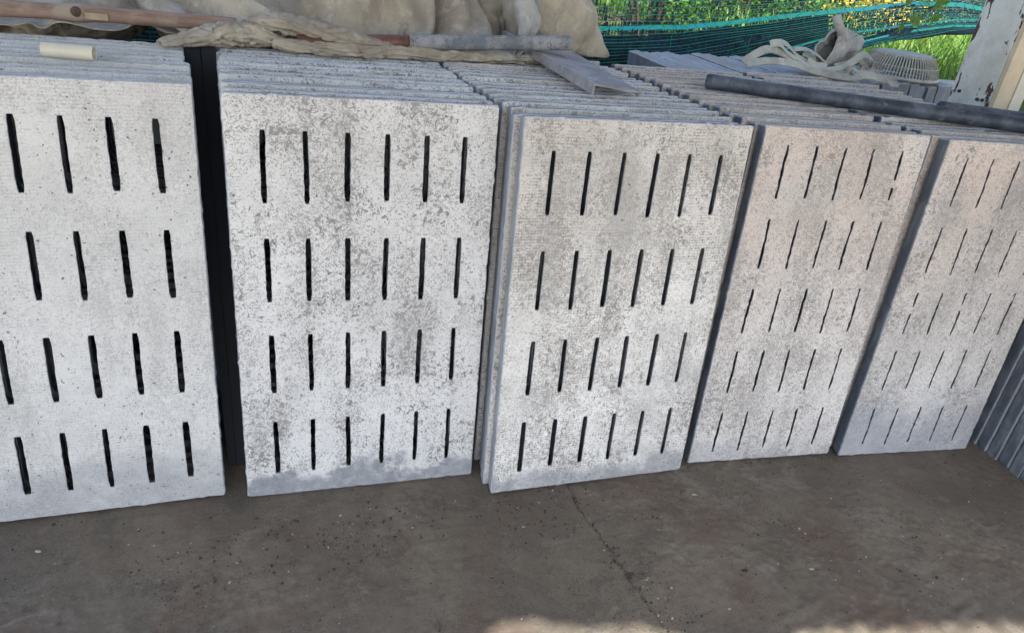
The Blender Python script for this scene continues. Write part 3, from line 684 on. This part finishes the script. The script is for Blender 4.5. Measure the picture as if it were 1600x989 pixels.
M['bolt'] = mat_plain('dark_bolt', (.05, .045, .045), .5, .3, 30)
for by_, bz in ((.045, 1.03), (-.035, 1.02), (-.055, 1.022)):
    MB().tube([(-.058, by_, bz), (-.064, by_, bz)], .0055, 8).build('bolt', M['bolt'], cl)
MB().box(-.056, .053, -.068, .073, 2.586, 2.60).build('cap_plate', M['column'], cl)

# ------------------------------------------------------------------ basket, straps, bag on the crosswise stack
M['basket'] = mat_plain('grey_plastic', (.47, .44, .38), .6, .3, 30, .35)
BO = (2.475, 2.475, .997)
bk = empty('plastic_basket', BO, 'upturned round grey plastic colander basket on the crosswise stack', 'basket')
def ringpts(r, z, n=48): return [(r * math.cos(2 * math.pi * k / n), r * math.sin(2 * math.pi * k / n), z) for k in range(n + 1)]
r0, r1, hb = .152, .112, .088
MB().tube(ringpts(r0, .006), .007, 8).build('rim', M['basket'], bk, True)
for z, r in ((.046, r0 + (r1 - r0) * .42 + .005), (.083, r1 + .006)): MB().tube(ringpts(r, z), .003, 6).build('hoop', M['basket'], bk, True)
mb = MB()
for k in range(74):
    a = 2 * math.pi * k / 74; q = []
    for s in np.linspace(0, 1, 6).tolist(): r = r0 + (r1 - r0) * s + .008 * math.sin(s * math.pi); q.append((r * math.cos(a), r * math.sin(a), .008 + (hb - .008) * s))
    mb.tube(q, .0036, 4, cap=False)
o = mb.build('lattice', M['basket'], bk); o['kind'] = 'stuff'
v = [(0, 0, hb + .004)]; f = []
for j, (r, z) in enumerate(((.05, hb + .004), (.10, hb + .003), (r1 + .003, hb - .004), (r1, hb - .008))):
    v += [(r * math.cos(2 * math.pi * k / 40), r * math.sin(2 * math.pi * k / 40), z) for k in range(40)]
f += [(0, 1 + k, 1 + (k + 1) % 40) for k in range(40)]
for j in range(3):
    for k in range(40): k2 = (k + 1) % 40; f.append((1 + j * 40 + k, 1 + j * 40 + 40 + k, 1 + j * 40 + 40 + k2, 1 + j * 40 + k2))
mesh_obj('base', v, f, M['basket'], bk, True)

WO = Vector((1.95, 2.38, 1.0))
st = empty('webbing_straps', WO, 'tangle of pale webbing straps dropped on the crosswise slabs', 'straps')
STR = [([(1.69, 2.42, 1.012), (1.74, 2.43, 1.040), (1.80, 2.44, 1.062), (1.87, 2.42, 1.05), (1.93, 2.36, 1.022), (2.0, 2.29, 1.012), (2.06, 2.26, 1.012)], .030),
       ([(1.70, 2.41, 1.008), (1.78, 2.40, 1.026), (1.86, 2.37, 1.028), (1.95, 2.31, 1.012), (2.03, 2.24, 1.010), (2.07, 2.25, 1.016), (2.06, 2.30, 1.03)], .028),
       ([(1.81, 2.45, 1.078), (1.84, 2.44, 1.085), (1.88, 2.42, 1.055), (1.93, 2.38, 1.03), (1.98, 2.37, 1.02)], .030),
       ([(1.855, 2.47, 1.088), (1.885, 2.45, 1.082), (1.92, 2.42, 1.052), (1.965, 2.40, 1.035), (1.99, 2.42, 1.045), (1.96, 2.44, 1.06)], .028),
       ([(1.92, 2.45, 1.068), (1.96, 2.43, 1.074), (2.0, 2.40, 1.058), (2.02, 2.38, 1.035), (1.98, 2.36, 1.028), (1.94, 2.38, 1.04)], .026),
       ([(1.98, 2.34, 1.016), (2.06, 2.33, 1.03), (2.13, 2.35, 1.06), (2.19, 2.38, 1.078), (2.23, 2.38, 1.060), (2.22, 2.34, 1.024), (2.15, 2.32, 1.018), (2.1, 2.32, 1.03)], .027),
       ([(2.06, 2.36, 1.03), (2.13, 2.37, 1.045), (2.18, 2.39, 1.058), (2.20, 2.37, 1.035), (2.17, 2.34, 1.02)], .026),
       ([(2.06, 2.25, 1.012), (2.12, 2.26, 1.022), (2.18, 2.24, 1.014), (2.21, 2.20, 1.008), (2.17, 2.19, 1.006)], .030)]
for k, (pts, w) in enumerate(STR):
    P = [q - WO for q in spline(pts, 8)]
    MB().ribbon(P, w, .0045, lambda i, k=k: Vector((.25 * math.sin(k * 2.1 + i * .07), .75, .55 + .35 * math.sin(k + i * .09)))).build('strap', M['webbing'], st)

GO = Vector((2.12, 2.47, 1.0))
bg = empty('canvas_bag', GO, 'crumpled grey canvas bag with open mouth and a stiff handle sticking up', 'bag')
def bagtube():
    n = 60; K = 30; v = []; f = []
    A_, B_ = Vector((2.045, 2.43, 1.075)), Vector((2.235, 2.50, 1.075))
    for i in range(K + 1):
        s = i / K; p_ = A_.lerp(B_, s); r = .056 + .016 * math.sin(s * 2.6); d = (B_ - A_).normalized(); a = d.cross(Vector((0, 0, 1))).normalized(); b = a.cross(d)
        tl = .035 * (1 - s)
        for k in range(n):
            th = 2 * math.pi * k / n
            w = 1 + .26 * fbm(math.cos(th), math.sin(th), s * 2.2, 1.5, 3) - .22 * max(0, 1 - 6 * abs(noise.noise(Vector((math.cos(th) * 1.4, math.sin(th) * 1.4, s * 2.5))))) + (.22 * s if abs(math.sin(2 * th)) > .75 else 0)
            q = p_ + r * w * (math.cos(th) * a * (.62 - .1 * s) + math.sin(th) * b * (1.05 - .25 * s)); q += d * (tl * math.sin(th) + .008 * fbm(math.cos(th), math.sin(th), 5, 2, 2) * (i == 0))
            v.append(q - GO)
    for i in range(K):
        for k in range(n): k2 = (k + 1) % n; f.append((i * n + k, i * n + k2, i * n + n + k2, i * n + n + k))
    f.append(tuple(K * n + k for k in range(n)))
    o = mesh_obj('body', v, f, M['canvas_grey'], bg, True); m_ = o.modifiers.new('thick', 'SOLIDIFY'); m_.thickness = .006; return o
bagtube()
MB().tube([q - GO for q in spline([(2.165, 2.46, 1.10), (2.125, 2.44, 1.125), (2.085, 2.42, 1.150), (2.06, 2.42, 1.178), (2.052, 2.43, 1.200)], 8)], [.020] * 14 + [.0165] * 19, 14).build('handle', M['canvas_grey'], bg, True)

# ------------------------------------------------------------------ fence: chain link and green net
M['wire'] = mat_plain('rusty_wire', (.075, .055, .045), .7, .4, 40, .3)
fe = empty('chain_link_fence', (1.5, 2.95, 0), 'rusty chain link fence running behind the stacks', 'fence')
mb = MB(); cell = .058; amp = cell / 2
for k in range(int(6.4 / cell)):
    x = -1.7 + k * cell; pts = []; nseg = 24
    for j in range(nseg + 1):
        z = .72 + j * cell / 2 * 1.05
        pts.append((x + (amp if j % 2 else -amp) * .98 - 1.5 + .004 * fbm(x, z, 1, 3, 2), (.0025 if j % 2 else -.0025), z))
    mb.tube(pts, .0017, 4, cap=False)
o = mb.build('wire_mesh', M['wire'], fe); o['kind'] = 'stuff'
MB().tube([(-3.3, .004, 1.52), (3.4, .004, 1.52)], .003, 6).build('top_wire', M['wire'], fe)
for x in (-3.2, 3.3):
    MB().tube([(x, .03, 0), (x, .03, 1.6)], .024, 12).build('fence_post', M['wire'], fe, True)

t = NT('net_green'); c = t.mix(t.ramp(t.noise(t.coord(shift=False), 3, 3), .4, .6), (.028, .37, .26), (.025, .27, .30)); M['net'] = t.done(c, .5, spec=.4)
M['net_dark'] = mat_plain('net_dark_thread', (.008, .035, .045), .6, .4, 8)
t = NT('net_band'); c = t.mix(t.ramp(t.noise(t.coord(shift=False), 4, 3), .4, .6), (.03, .62, .50), (.04, .52, .66)); M['band'] = t.done(c, .45, spec=.4)
NO = Vector((1.5, 3.0, 0))
net = empty('shade_net', NO, 'sagging green shade net with turquoise bands behind the chain link', 'net')
BX = [-2.0, -.8, .5, 1.395, 1.728, 2.008, 2.3, 2.569, 2.851, 2.999, 3.234, 3.384, 4.6]
BZ = [.96, .96, .99, 1.025, 1.052, 1.096, 1.146, 1.194, 1.237, 1.254, 1.268, 1.262, 1.22]
GX = [-2, 1.3, 2.0, 2.73, 3.07, 3.4, 4.6]; GS = [.0285, .0285, .0235, .0150, .0115, .0070, .006]
nxs = np.linspace(-1.8, 4.5, 150).tolist()
def net_z(x, k): return float(np.interp(x, BX, BZ)) + k * float(np.interp(x, GX, GS))
def net_y(x, k): return .012 * math.sin(x * 4.1 + k * .35) + .01 * math.sin(x * 9 + 1.3 * k)
def strip_of(k, w):
    v = []; f = []
    for i, x in enumerate(nxs):
        z = net_z(x, k) + .0022 * noise.noise(Vector((x * 7, k * 3.3, 0))); y = net_y(x, k); hw = w / 2
        for dy, dz in ((-.0012, -hw), (-.0012, hw), (.0012, hw), (.0012, -hw)): v.append((x - 1.5, y + dy, z + dz))
    for i in range(len(nxs) - 1):
        for j in range(4): f.append((i * 4 + j, i * 4 + (j + 1) % 4, i * 4 + 4 + (j + 1) % 4, i * 4 + 4 + j))
    return v, f
mb = MB(); KB = range(-13, 18)
for k in KB:
    if k: mb.add(*strip_of(k, .0030))
    mb.add(*strip_of(k + .48, .0013))
o = mb.build('strands', M['net'], net); o['kind'] = 'stuff'
for k, w in ((0, .018), (8.5, .014), (-10.3, .009), (-7.2, .007)):
    mb = MB(); mb.add(*strip_of(k, w))
    mb.v = [(x, y - .006, z) for x, y, z in mb.v]; mb.build('band', M['band'], net)
rn = random.Random(9); mb = MB(); mb2 = MB()
for i in range(1500):                                       # knitted cross threads, broken and uneven
    x = rn.uniform(-1.8, 4.4); k0 = rn.uniform(-13, 15); kl = rn.uniform(1, 5); tgt = mb if rn.random() < .45 else mb2
    tgt.tube([(x - 1.5 + rn.uniform(-.006, .006) * j, net_y(x, k0) + .004, net_z(x, k0 + kl * j / 2)) for j in range(3)], rn.uniform(.0006, .0012), 3, cap=False)
for k in range(-13, 17):                                     # the knitted tape between the strands
    x = -1.8
    while x < 4.4:
        step = rn.uniform(.006, .017) * (1 + .0)
        if rn.random() < (.30 if x > 2.35 and k > -1 and x < 3.1 else .96 if x > 2.3 else .85 if k < 1 else .38):
            s = rn.uniform(-.004, .004); zz = net_z(x, k); z2 = net_z(x, k + rn.uniform(.5, 1)); w = rn.uniform(.0015, .0052) * (1.5 if x > 2.3 else 1)
            y = net_y(x, k) + .003
            mb2.add([(x - 1.5 - w, y, zz), (x - 1.5 + w, y, zz), (x - 1.5 + w + s, y + .001, z2), (x - 1.5 - w + s, y + .001, z2)], [(0, 1, 2, 3)])
        x += step
o = mb.build('cross_threads', M['net'], net); o['kind'] = 'stuff'
o = mb2.build('knit_threads', M['net_dark'], net); o['kind'] = 'stuff'

v = []; f = []                                               # added navy sheet that stands in for shade behind the net
for i, x in enumerate(nxs):
    zt = net_z(x, -1.0 - .5 * abs(noise.noise(Vector((x * 6, 1, 0))))) if x < 2.55 else net_z(x, -9 + 3 * noise.noise(Vector((x * 5, 2, 0))))
    v += [(x - 1.5, net_y(x, -2) + .018 + .006 * math.sin(x * 23), zt), (x - 1.5, net_y(x, -6) + .024 + .008 * math.sin(x * 17), min(zt - .05, net_z(x, -7)) ), (x - 1.5, .03, .66 if x < 2.3 else min(zt - .06, net_z(x, -12)))]
for i in range(len(nxs) - 1):
    for j in range(2): f.append((i * 3 + j, i * 3 + j + 1, i * 3 + 4 + j, i * 3 + 3 + j))
t = NT('net_shadow_backing'); c = t.mix(t.ramp(t.noise(t.coord(shift=False, scale=(1, 1, .4)), 45, 4), .40, .65), (.008, .028, .05), (.02, .075, .12)); M['shadow_backing'] = t.done(c, .6, spec=.3)
o = mesh_obj('shadow_sheet', v, f, M['shadow_backing'], net, True); m_ = o.modifiers.new('thick', 'SOLIDIFY'); m_.thickness = .002

M['block'] = mat_plain('pale_block', (.55, .54, .50), .9, .25, 12, .2)
o = MB().box(-.4, .4, -.06, .06, 0, .945).build('retaining_wall', M['block']); o.location = (3.16, 2.84, -.012)
tag(o, 'low pale concrete wall under the fence behind the basket', 'wall')
M['wall'] = mat_plain('dark_wall', (.10, .10, .09), .95, .4, 5, .2)
o = MB().box(-4, 4, -.05, .05, 0, .80).build('kerb_wall', M['wall']); o.location = (.6, 3.14, -.04)
tag(o, 'dark weathered retaining wall at the foot of the net', 'wall')

# ------------------------------------------------------------------ vegetation beyond the fence
def leafmesh(name, centres, size, mat, parent, seed, flat=.4, long=1.6):
    rn = random.Random(seed); V = []; F = []
    for cx, cy, cz in centres:
        s = size * rn.uniform(.6, 1.3); d = Vector((rn.gauss(0, 1), rn.gauss(0, 1), rn.gauss(0, flat) - .25)).normalized()
        a = d.cross(Vector((rn.gauss(0, 1), rn.gauss(0, 1), rn.gauss(0, 1) + .6))).normalized(); n = a.cross(d)
        c = Vector((cx, cy, cz)); k = len(V)
        V += [c, c + d * s * long * .45 + a * s * .42 + n * s * .10, c + d * s * long, c + d * s * long * .45 - a * s * .42 + n * s * .10]
        F += [(k, k + 1, k + 2), (k, k + 2, k + 3)]
    return mesh_obj(name, V, F, mat, parent)
M['leaf1'] = mat_leaf('leaf_dark', (.022, .055, .014), (.055, .12, .022))
M['leaf2'] = mat_leaf('leaf_mid', (.045, .13, .022), (.15, .28, .045))
M['leaf3'] = mat_leaf('leaf_light', (.08, .19, .03), (.17, .30, .05), .45)
M['grass'] = mat_leaf('grass_blade', (.09, .23, .04), (.24, .38, .08), .4)
M['petal'] = mat_leaf('yellow_petal', (.68, .50, .03), (.80, .64, .06), .35)
M['stem'] = mat_plain('stem_bark', (.09, .065, .045), .9, .4, 20)
def shrub(x, y, z, w, h, n, size, mat, label, seed, petals=0, group='shrubs beyond the fence'):
    rn = random.Random(seed); root = empty('shrub', (x, y, z), label, 'shrub', group)
    clumps = []
    for k in range(22):
        a = rn.uniform(0, 6.283); r = w * math.sqrt(rn.random()) * .9
        clumps.append((r * math.cos(a), r * .7 * math.sin(a), h * rn.uniform(.08, 1.0), rn.uniform(.18, .36) * w))
    pts = []
    for k in range(n):
        c = rn.choice(clumps); d = Vector((rn.gauss(0, 1), rn.gauss(0, 1), rn.gauss(0, 1))).normalized() * c[3] * rn.random() ** .4
        pts.append((c[0] + d.x, c[1] + d.y, max(.02, c[2] + d.z)))
    o = leafmesh('crown', pts, size, mat, root, seed + 1); o['kind'] = 'stuff'
    mb = MB()
    for c in clumps[:12]: mb.tube([(c[0] * .15, c[1] * .15, -.05), (c[0] * .5, c[1] * .5, c[2] * .5), (c[0], c[1], c[2])], [.014, .009, .003], 5)
    mb.build('stem', M['stem'], root)
    if petals:
        pp = []
        for k in range(petals):
            c = rn.choice(clumps); d = Vector((rn.gauss(0, 1), -abs(rn.gauss(0, 1)), rn.gauss(0, 1) + .6)).normalized() * c[3] * rn.uniform(.9, 1.1)
            for q in range(5): pp.append((c[0] + d.x, c[1] + d.y, max(.03, c[2] + d.z)))
        o = leafmesh('blossoms', pp, .032, M['petal'], root, seed + 3, 1.0, 1.2); o['kind'] = 'stuff'
    return root
shrub(-1.1, 3.85, .78, .75, 1.1, 3200, .035, M['leaf1'], 'dark leafy shrub behind the net, seen past the left pole', 1)
shrub(.35, 4.0, .78, .8, 1.2, 2500, .035, M['leaf1'], 'dark leafy shrub hidden behind the canvas heap', 2)
shrub(1.35, 4.05, .80, .62, 1.1, 3800, .028, M['leaf2'], 'bright speckled green shrub behind the net, beside the sack', 3)
shrub(2.25, 4.25, .80, .66, 1.1, 4200, .028, M['leaf2'], 'green shrub behind the net above the crosswise stack', 4, petals=10)
shrub(3.05, 4.55, .80, .62, .9, 3600, .030, M['leaf2'], 'mid green shrub behind the net above the canvas bag', 5, petals=14)
shrub(1.85, 5.2, .85, .9, 1.6, 3500, .045, M['leaf3'], 'paler tall shrub farther behind the net, left of the yellow flowers', 6)
shrub(3.55, 5.0, .85, .50, .75, 1500, .035, M['leaf3'], 'light green shrub crowned with yellow blossoms behind the bag', 7, petals=700)
shrub(4.55, 5.5, .86, .7, .75, 1800, .035, M['leaf3'], 'shrub thick with yellow blossoms beyond the sunlit grass', 8, petals=900)
shrub(5.7, 6.1, .9, .9, .9, 2200, .04, M['leaf3'], 'light green shrub with yellow blossoms behind the column', 9, petals=420)
shrub(4.15, 4.75, .83, .55, .32, 700, .03, M['leaf3'], 'low clump of yellow flowers in the sunlit grass below the net hem', 21, petals=420)
shrub(6.6, 8.2, .95, 1.8, 2.6, 3000, .08, M['leaf2'], 'tall green shrub at the far right behind the column', 10)
shrub(3.6, 8.5, .95, 2.0, 2.8, 3200, .09, M['leaf3'], 'tall pale shrub far beyond the flower bushes', 11)
shrub(.6, 7.5, .95, 2.2, 2.8, 3200, .09, M['leaf2'], 'tall dark shrub far beyond the net at the left', 12)
rn = random.Random(77); V = []; F = []
for i in range(9000):                                       # tall sunlit grass past the net's lower edge
    x = rn.uniform(2.6, 6.5); y = rn.uniform(3.28, 6.2) if rn.random() < .75 else rn.uniform(3.28, 4.2)
    z0 = .80 + .03 * (y - 3.2); L = rn.uniform(.10, .34); a = rn.uniform(0, 6.283); b = rn.uniform(.1, .75); w = rn.uniform(.004, .010)
    dx, dy = math.cos(a), math.sin(a); k = len(V); px, py = -dy * w, dx * w
    for s in (0, .4, .75):
        ww = 1 - s * .6; ox = dx * L * b * s * s; oy = dy * L * b * s * s; oz = L * s * (1 - .3 * b * s)
        V += [(x + ox - px * ww, y + oy - py * ww, z0 + oz), (x + ox + px * ww, y + oy + py * ww, z0 + oz)]
    V.append((x + dx * L * b, y + dy * L * b, z0 + L * (1 - .42 * b)))
    F += [(k, k + 1, k + 3, k + 2), (k + 2, k + 3, k + 5, k + 4), (k + 4, k + 5, k + 6)]
tag(mesh_obj('tall_grass', V, F, M['grass']), 'sunlit tall green grass growing beyond the chain link fence', 'grass', kind='stuff')

# lobed vine leaves in front of the fence
VO = Vector((2.95, 2.93, 1.2))
vine = empty('climbing_vine', VO, 'thin vine with a few lobed green leaves on the fence', 'vine')
def lobed(centre, size, rot, tilt):
    V = [(0, 0, 0)]; n = 40
    for k in range(n):
        a = 2 * math.pi * k / n; r = .55 + .45 * abs(math.cos(2.5 * (a - math.pi / 2))) ** 1.2
        if abs(a - 3 * math.pi / 2) < .25: r *= .35
        V.append((r * math.cos(a) * size, 0.12 * size * math.cos(3 * a), r * math.sin(a) * size))
    mt = Matrix.Rotation(tilt, 4, 'X') @ Matrix.Rotation(rot, 4, 'Y')
    V = [mt @ Vector(q) + Vector(centre) - VO for q in V]
    return V, [(0, 1 + k, 1 + (k + 1) % n) for k in range(n)]
for c_, s, r_, tl in (((3.035, 2.92, 1.268), .042, 2.6, .3), ((2.915, 2.92, 1.185), .036, 1.2, -.4), ((3.03, 2.925, 1.196), .034, .6, .5), ((2.845, 2.92, 1.262), .026, 2.2, .2), ((2.59, 2.92, 1.10), .030, 1.6, -.2), ((2.855, 2.93, 1.138), .022, .3, .4)):
    v, f = lobed(c_, s, r_, tl); mesh_obj('leaf', v, f, M['leaf3'], vine)
MB().tube([q - VO for q in spline([(3.06, 2.94, 1.45), (3.04, 2.935, 1.30), (2.99, 2.94, 1.23), (2.92, 2.935, 1.19), (2.86, 2.94, 1.15)], 8)], .0017, 5).build('stem', M['stem'], vine)

# ------------------------------------------------------------------ grit and litter on the floor
M['grit'] = mat_plain('pale_grit', (.42, .39, .34), .9, .4, 60, .2)
M['crumb'] = mat_plain('dark_crumb', (.075, .066, .058), .95, .4, 60, .2)
def scatter(name, n, mat, smin, smax, seed, zones):
    rn = random.Random(seed); V = []; F = []
    base = bmesh.new(); bmesh.ops.create_icosphere(base, subdivisions=1, radius=1); bv = [q.co.copy() for q in base.verts]; bfc = [[q.index for q in fc.verts] for fc in base.faces]; base.free()
    for i in range(n):
        if rn.random() < .68: cx, cy, sx_, sy_ = rn.choice(zones); x = rn.gauss(cx, sx_); y = rn.gauss(cy, sy_)
        else: x = rn.uniform(-.9, 2.2); y = rn.uniform(.62, 1.62)
        yb = 1.495 if x < .52 else 1.40 if x < 1.14 else 1.42 - .07 * (x - 1.16) if x < 1.665 else 1.372 - .09 * (x - 1.68)
        if y > yb: y = yb - rn.random() ** 3 * .22
        if x > 2.2: x = 2.2 - rn.random() * .5
        s = smin + (smax - smin) * rn.random() ** 4; k = len(V); ra = rn.uniform(0, 6.28)
        sc = (s * rn.uniform(.7, 1.5), s * rn.uniform(.6, 1.1), s * rn.uniform(.35, .7))
        for q in bv:
            e = 1 + rn.uniform(-.25, .25); X = q.x * sc[0] * e; Y = q.y * sc[1] * e
            V.append((x + X * math.cos(ra) - Y * math.sin(ra), y + X * math.sin(ra) + Y * math.cos(ra), q.z * sc[2] * e + sc[2] * .5 - .0006))
        F += [[k + a for a in fc] for fc in bfc]
    return mesh_obj(name, V, F, mat)
ZN = [(.68, 1.30, .10, .05), (.93, 1.14, .08, .06), (-.3, 1.30, .15, .06), (.15, 1.34, .15, .05), (1.35, 1.14, .2, .07), (.82, 1.0, .03, .12), (1.6, 1.05, .25, .1), (.78, 1.2, .02, .1)]
tag(scatter('pale_grit', 700, M['grit'], .0006, .0036, 1, ZN), 'pale grit and stone chips scattered over the brown floor', 'grit', kind='stuff')
tag(scatter('dirt_crumbs', 4200, M['crumb'], .0006, .0040, 2, ZN), 'dark crumbs of dirt scattered over the brown floor', 'dirt', kind='stuff')
M['deadleaf'] = mat_plain('dead_leaf', (.035, .026, .022), .8, .3, 40)
v, f = lobed(VO, .011, .4, 0); v = [(q[0], q[2] * .55, .004 + q[1] * .8) for q in v]
o = mesh_obj('dead_leaf', v, f, M['deadleaf']); o.location = (1.093, 1.026, .002); tag(o, 'small dark dead leaf lying on the floor right of the crack', 'leaf')
for (x, y), s, nm in (((-.531, 1.411), .0062, 'grey stone chip on the floor below the leftmost slab'), ((1.277, .998), .006, 'pale elongated chip lying alone on the floor at right'), ((1.11, 1.306), .006, 'white chip on the floor near the foot of the pinkish slab')):
    bm = bmesh.new(); bmesh.ops.create_icosphere(bm, subdivisions=2, radius=1)
    for q in bm.verts: e = 1 + .25 * fbm(q.co.x, q.co.y, q.co.z + s * 999, 1.5, 2); q.co = Vector((q.co.x * s * .6 * e, q.co.y * s * 1.15 * e, q.co.z * s * .4 * e))
    me = bpy.data.meshes.new('stone_chip'); bm.to_mesh(me); bm.free(); me.materials.append(M['grit'])
    o = bpy.data.objects.new('stone_chip', me); COL.objects.link(o); o.location = (x, y, s * .3); o.rotation_euler = (0, 0, s * 200); tag(o, nm, 'stone chip')
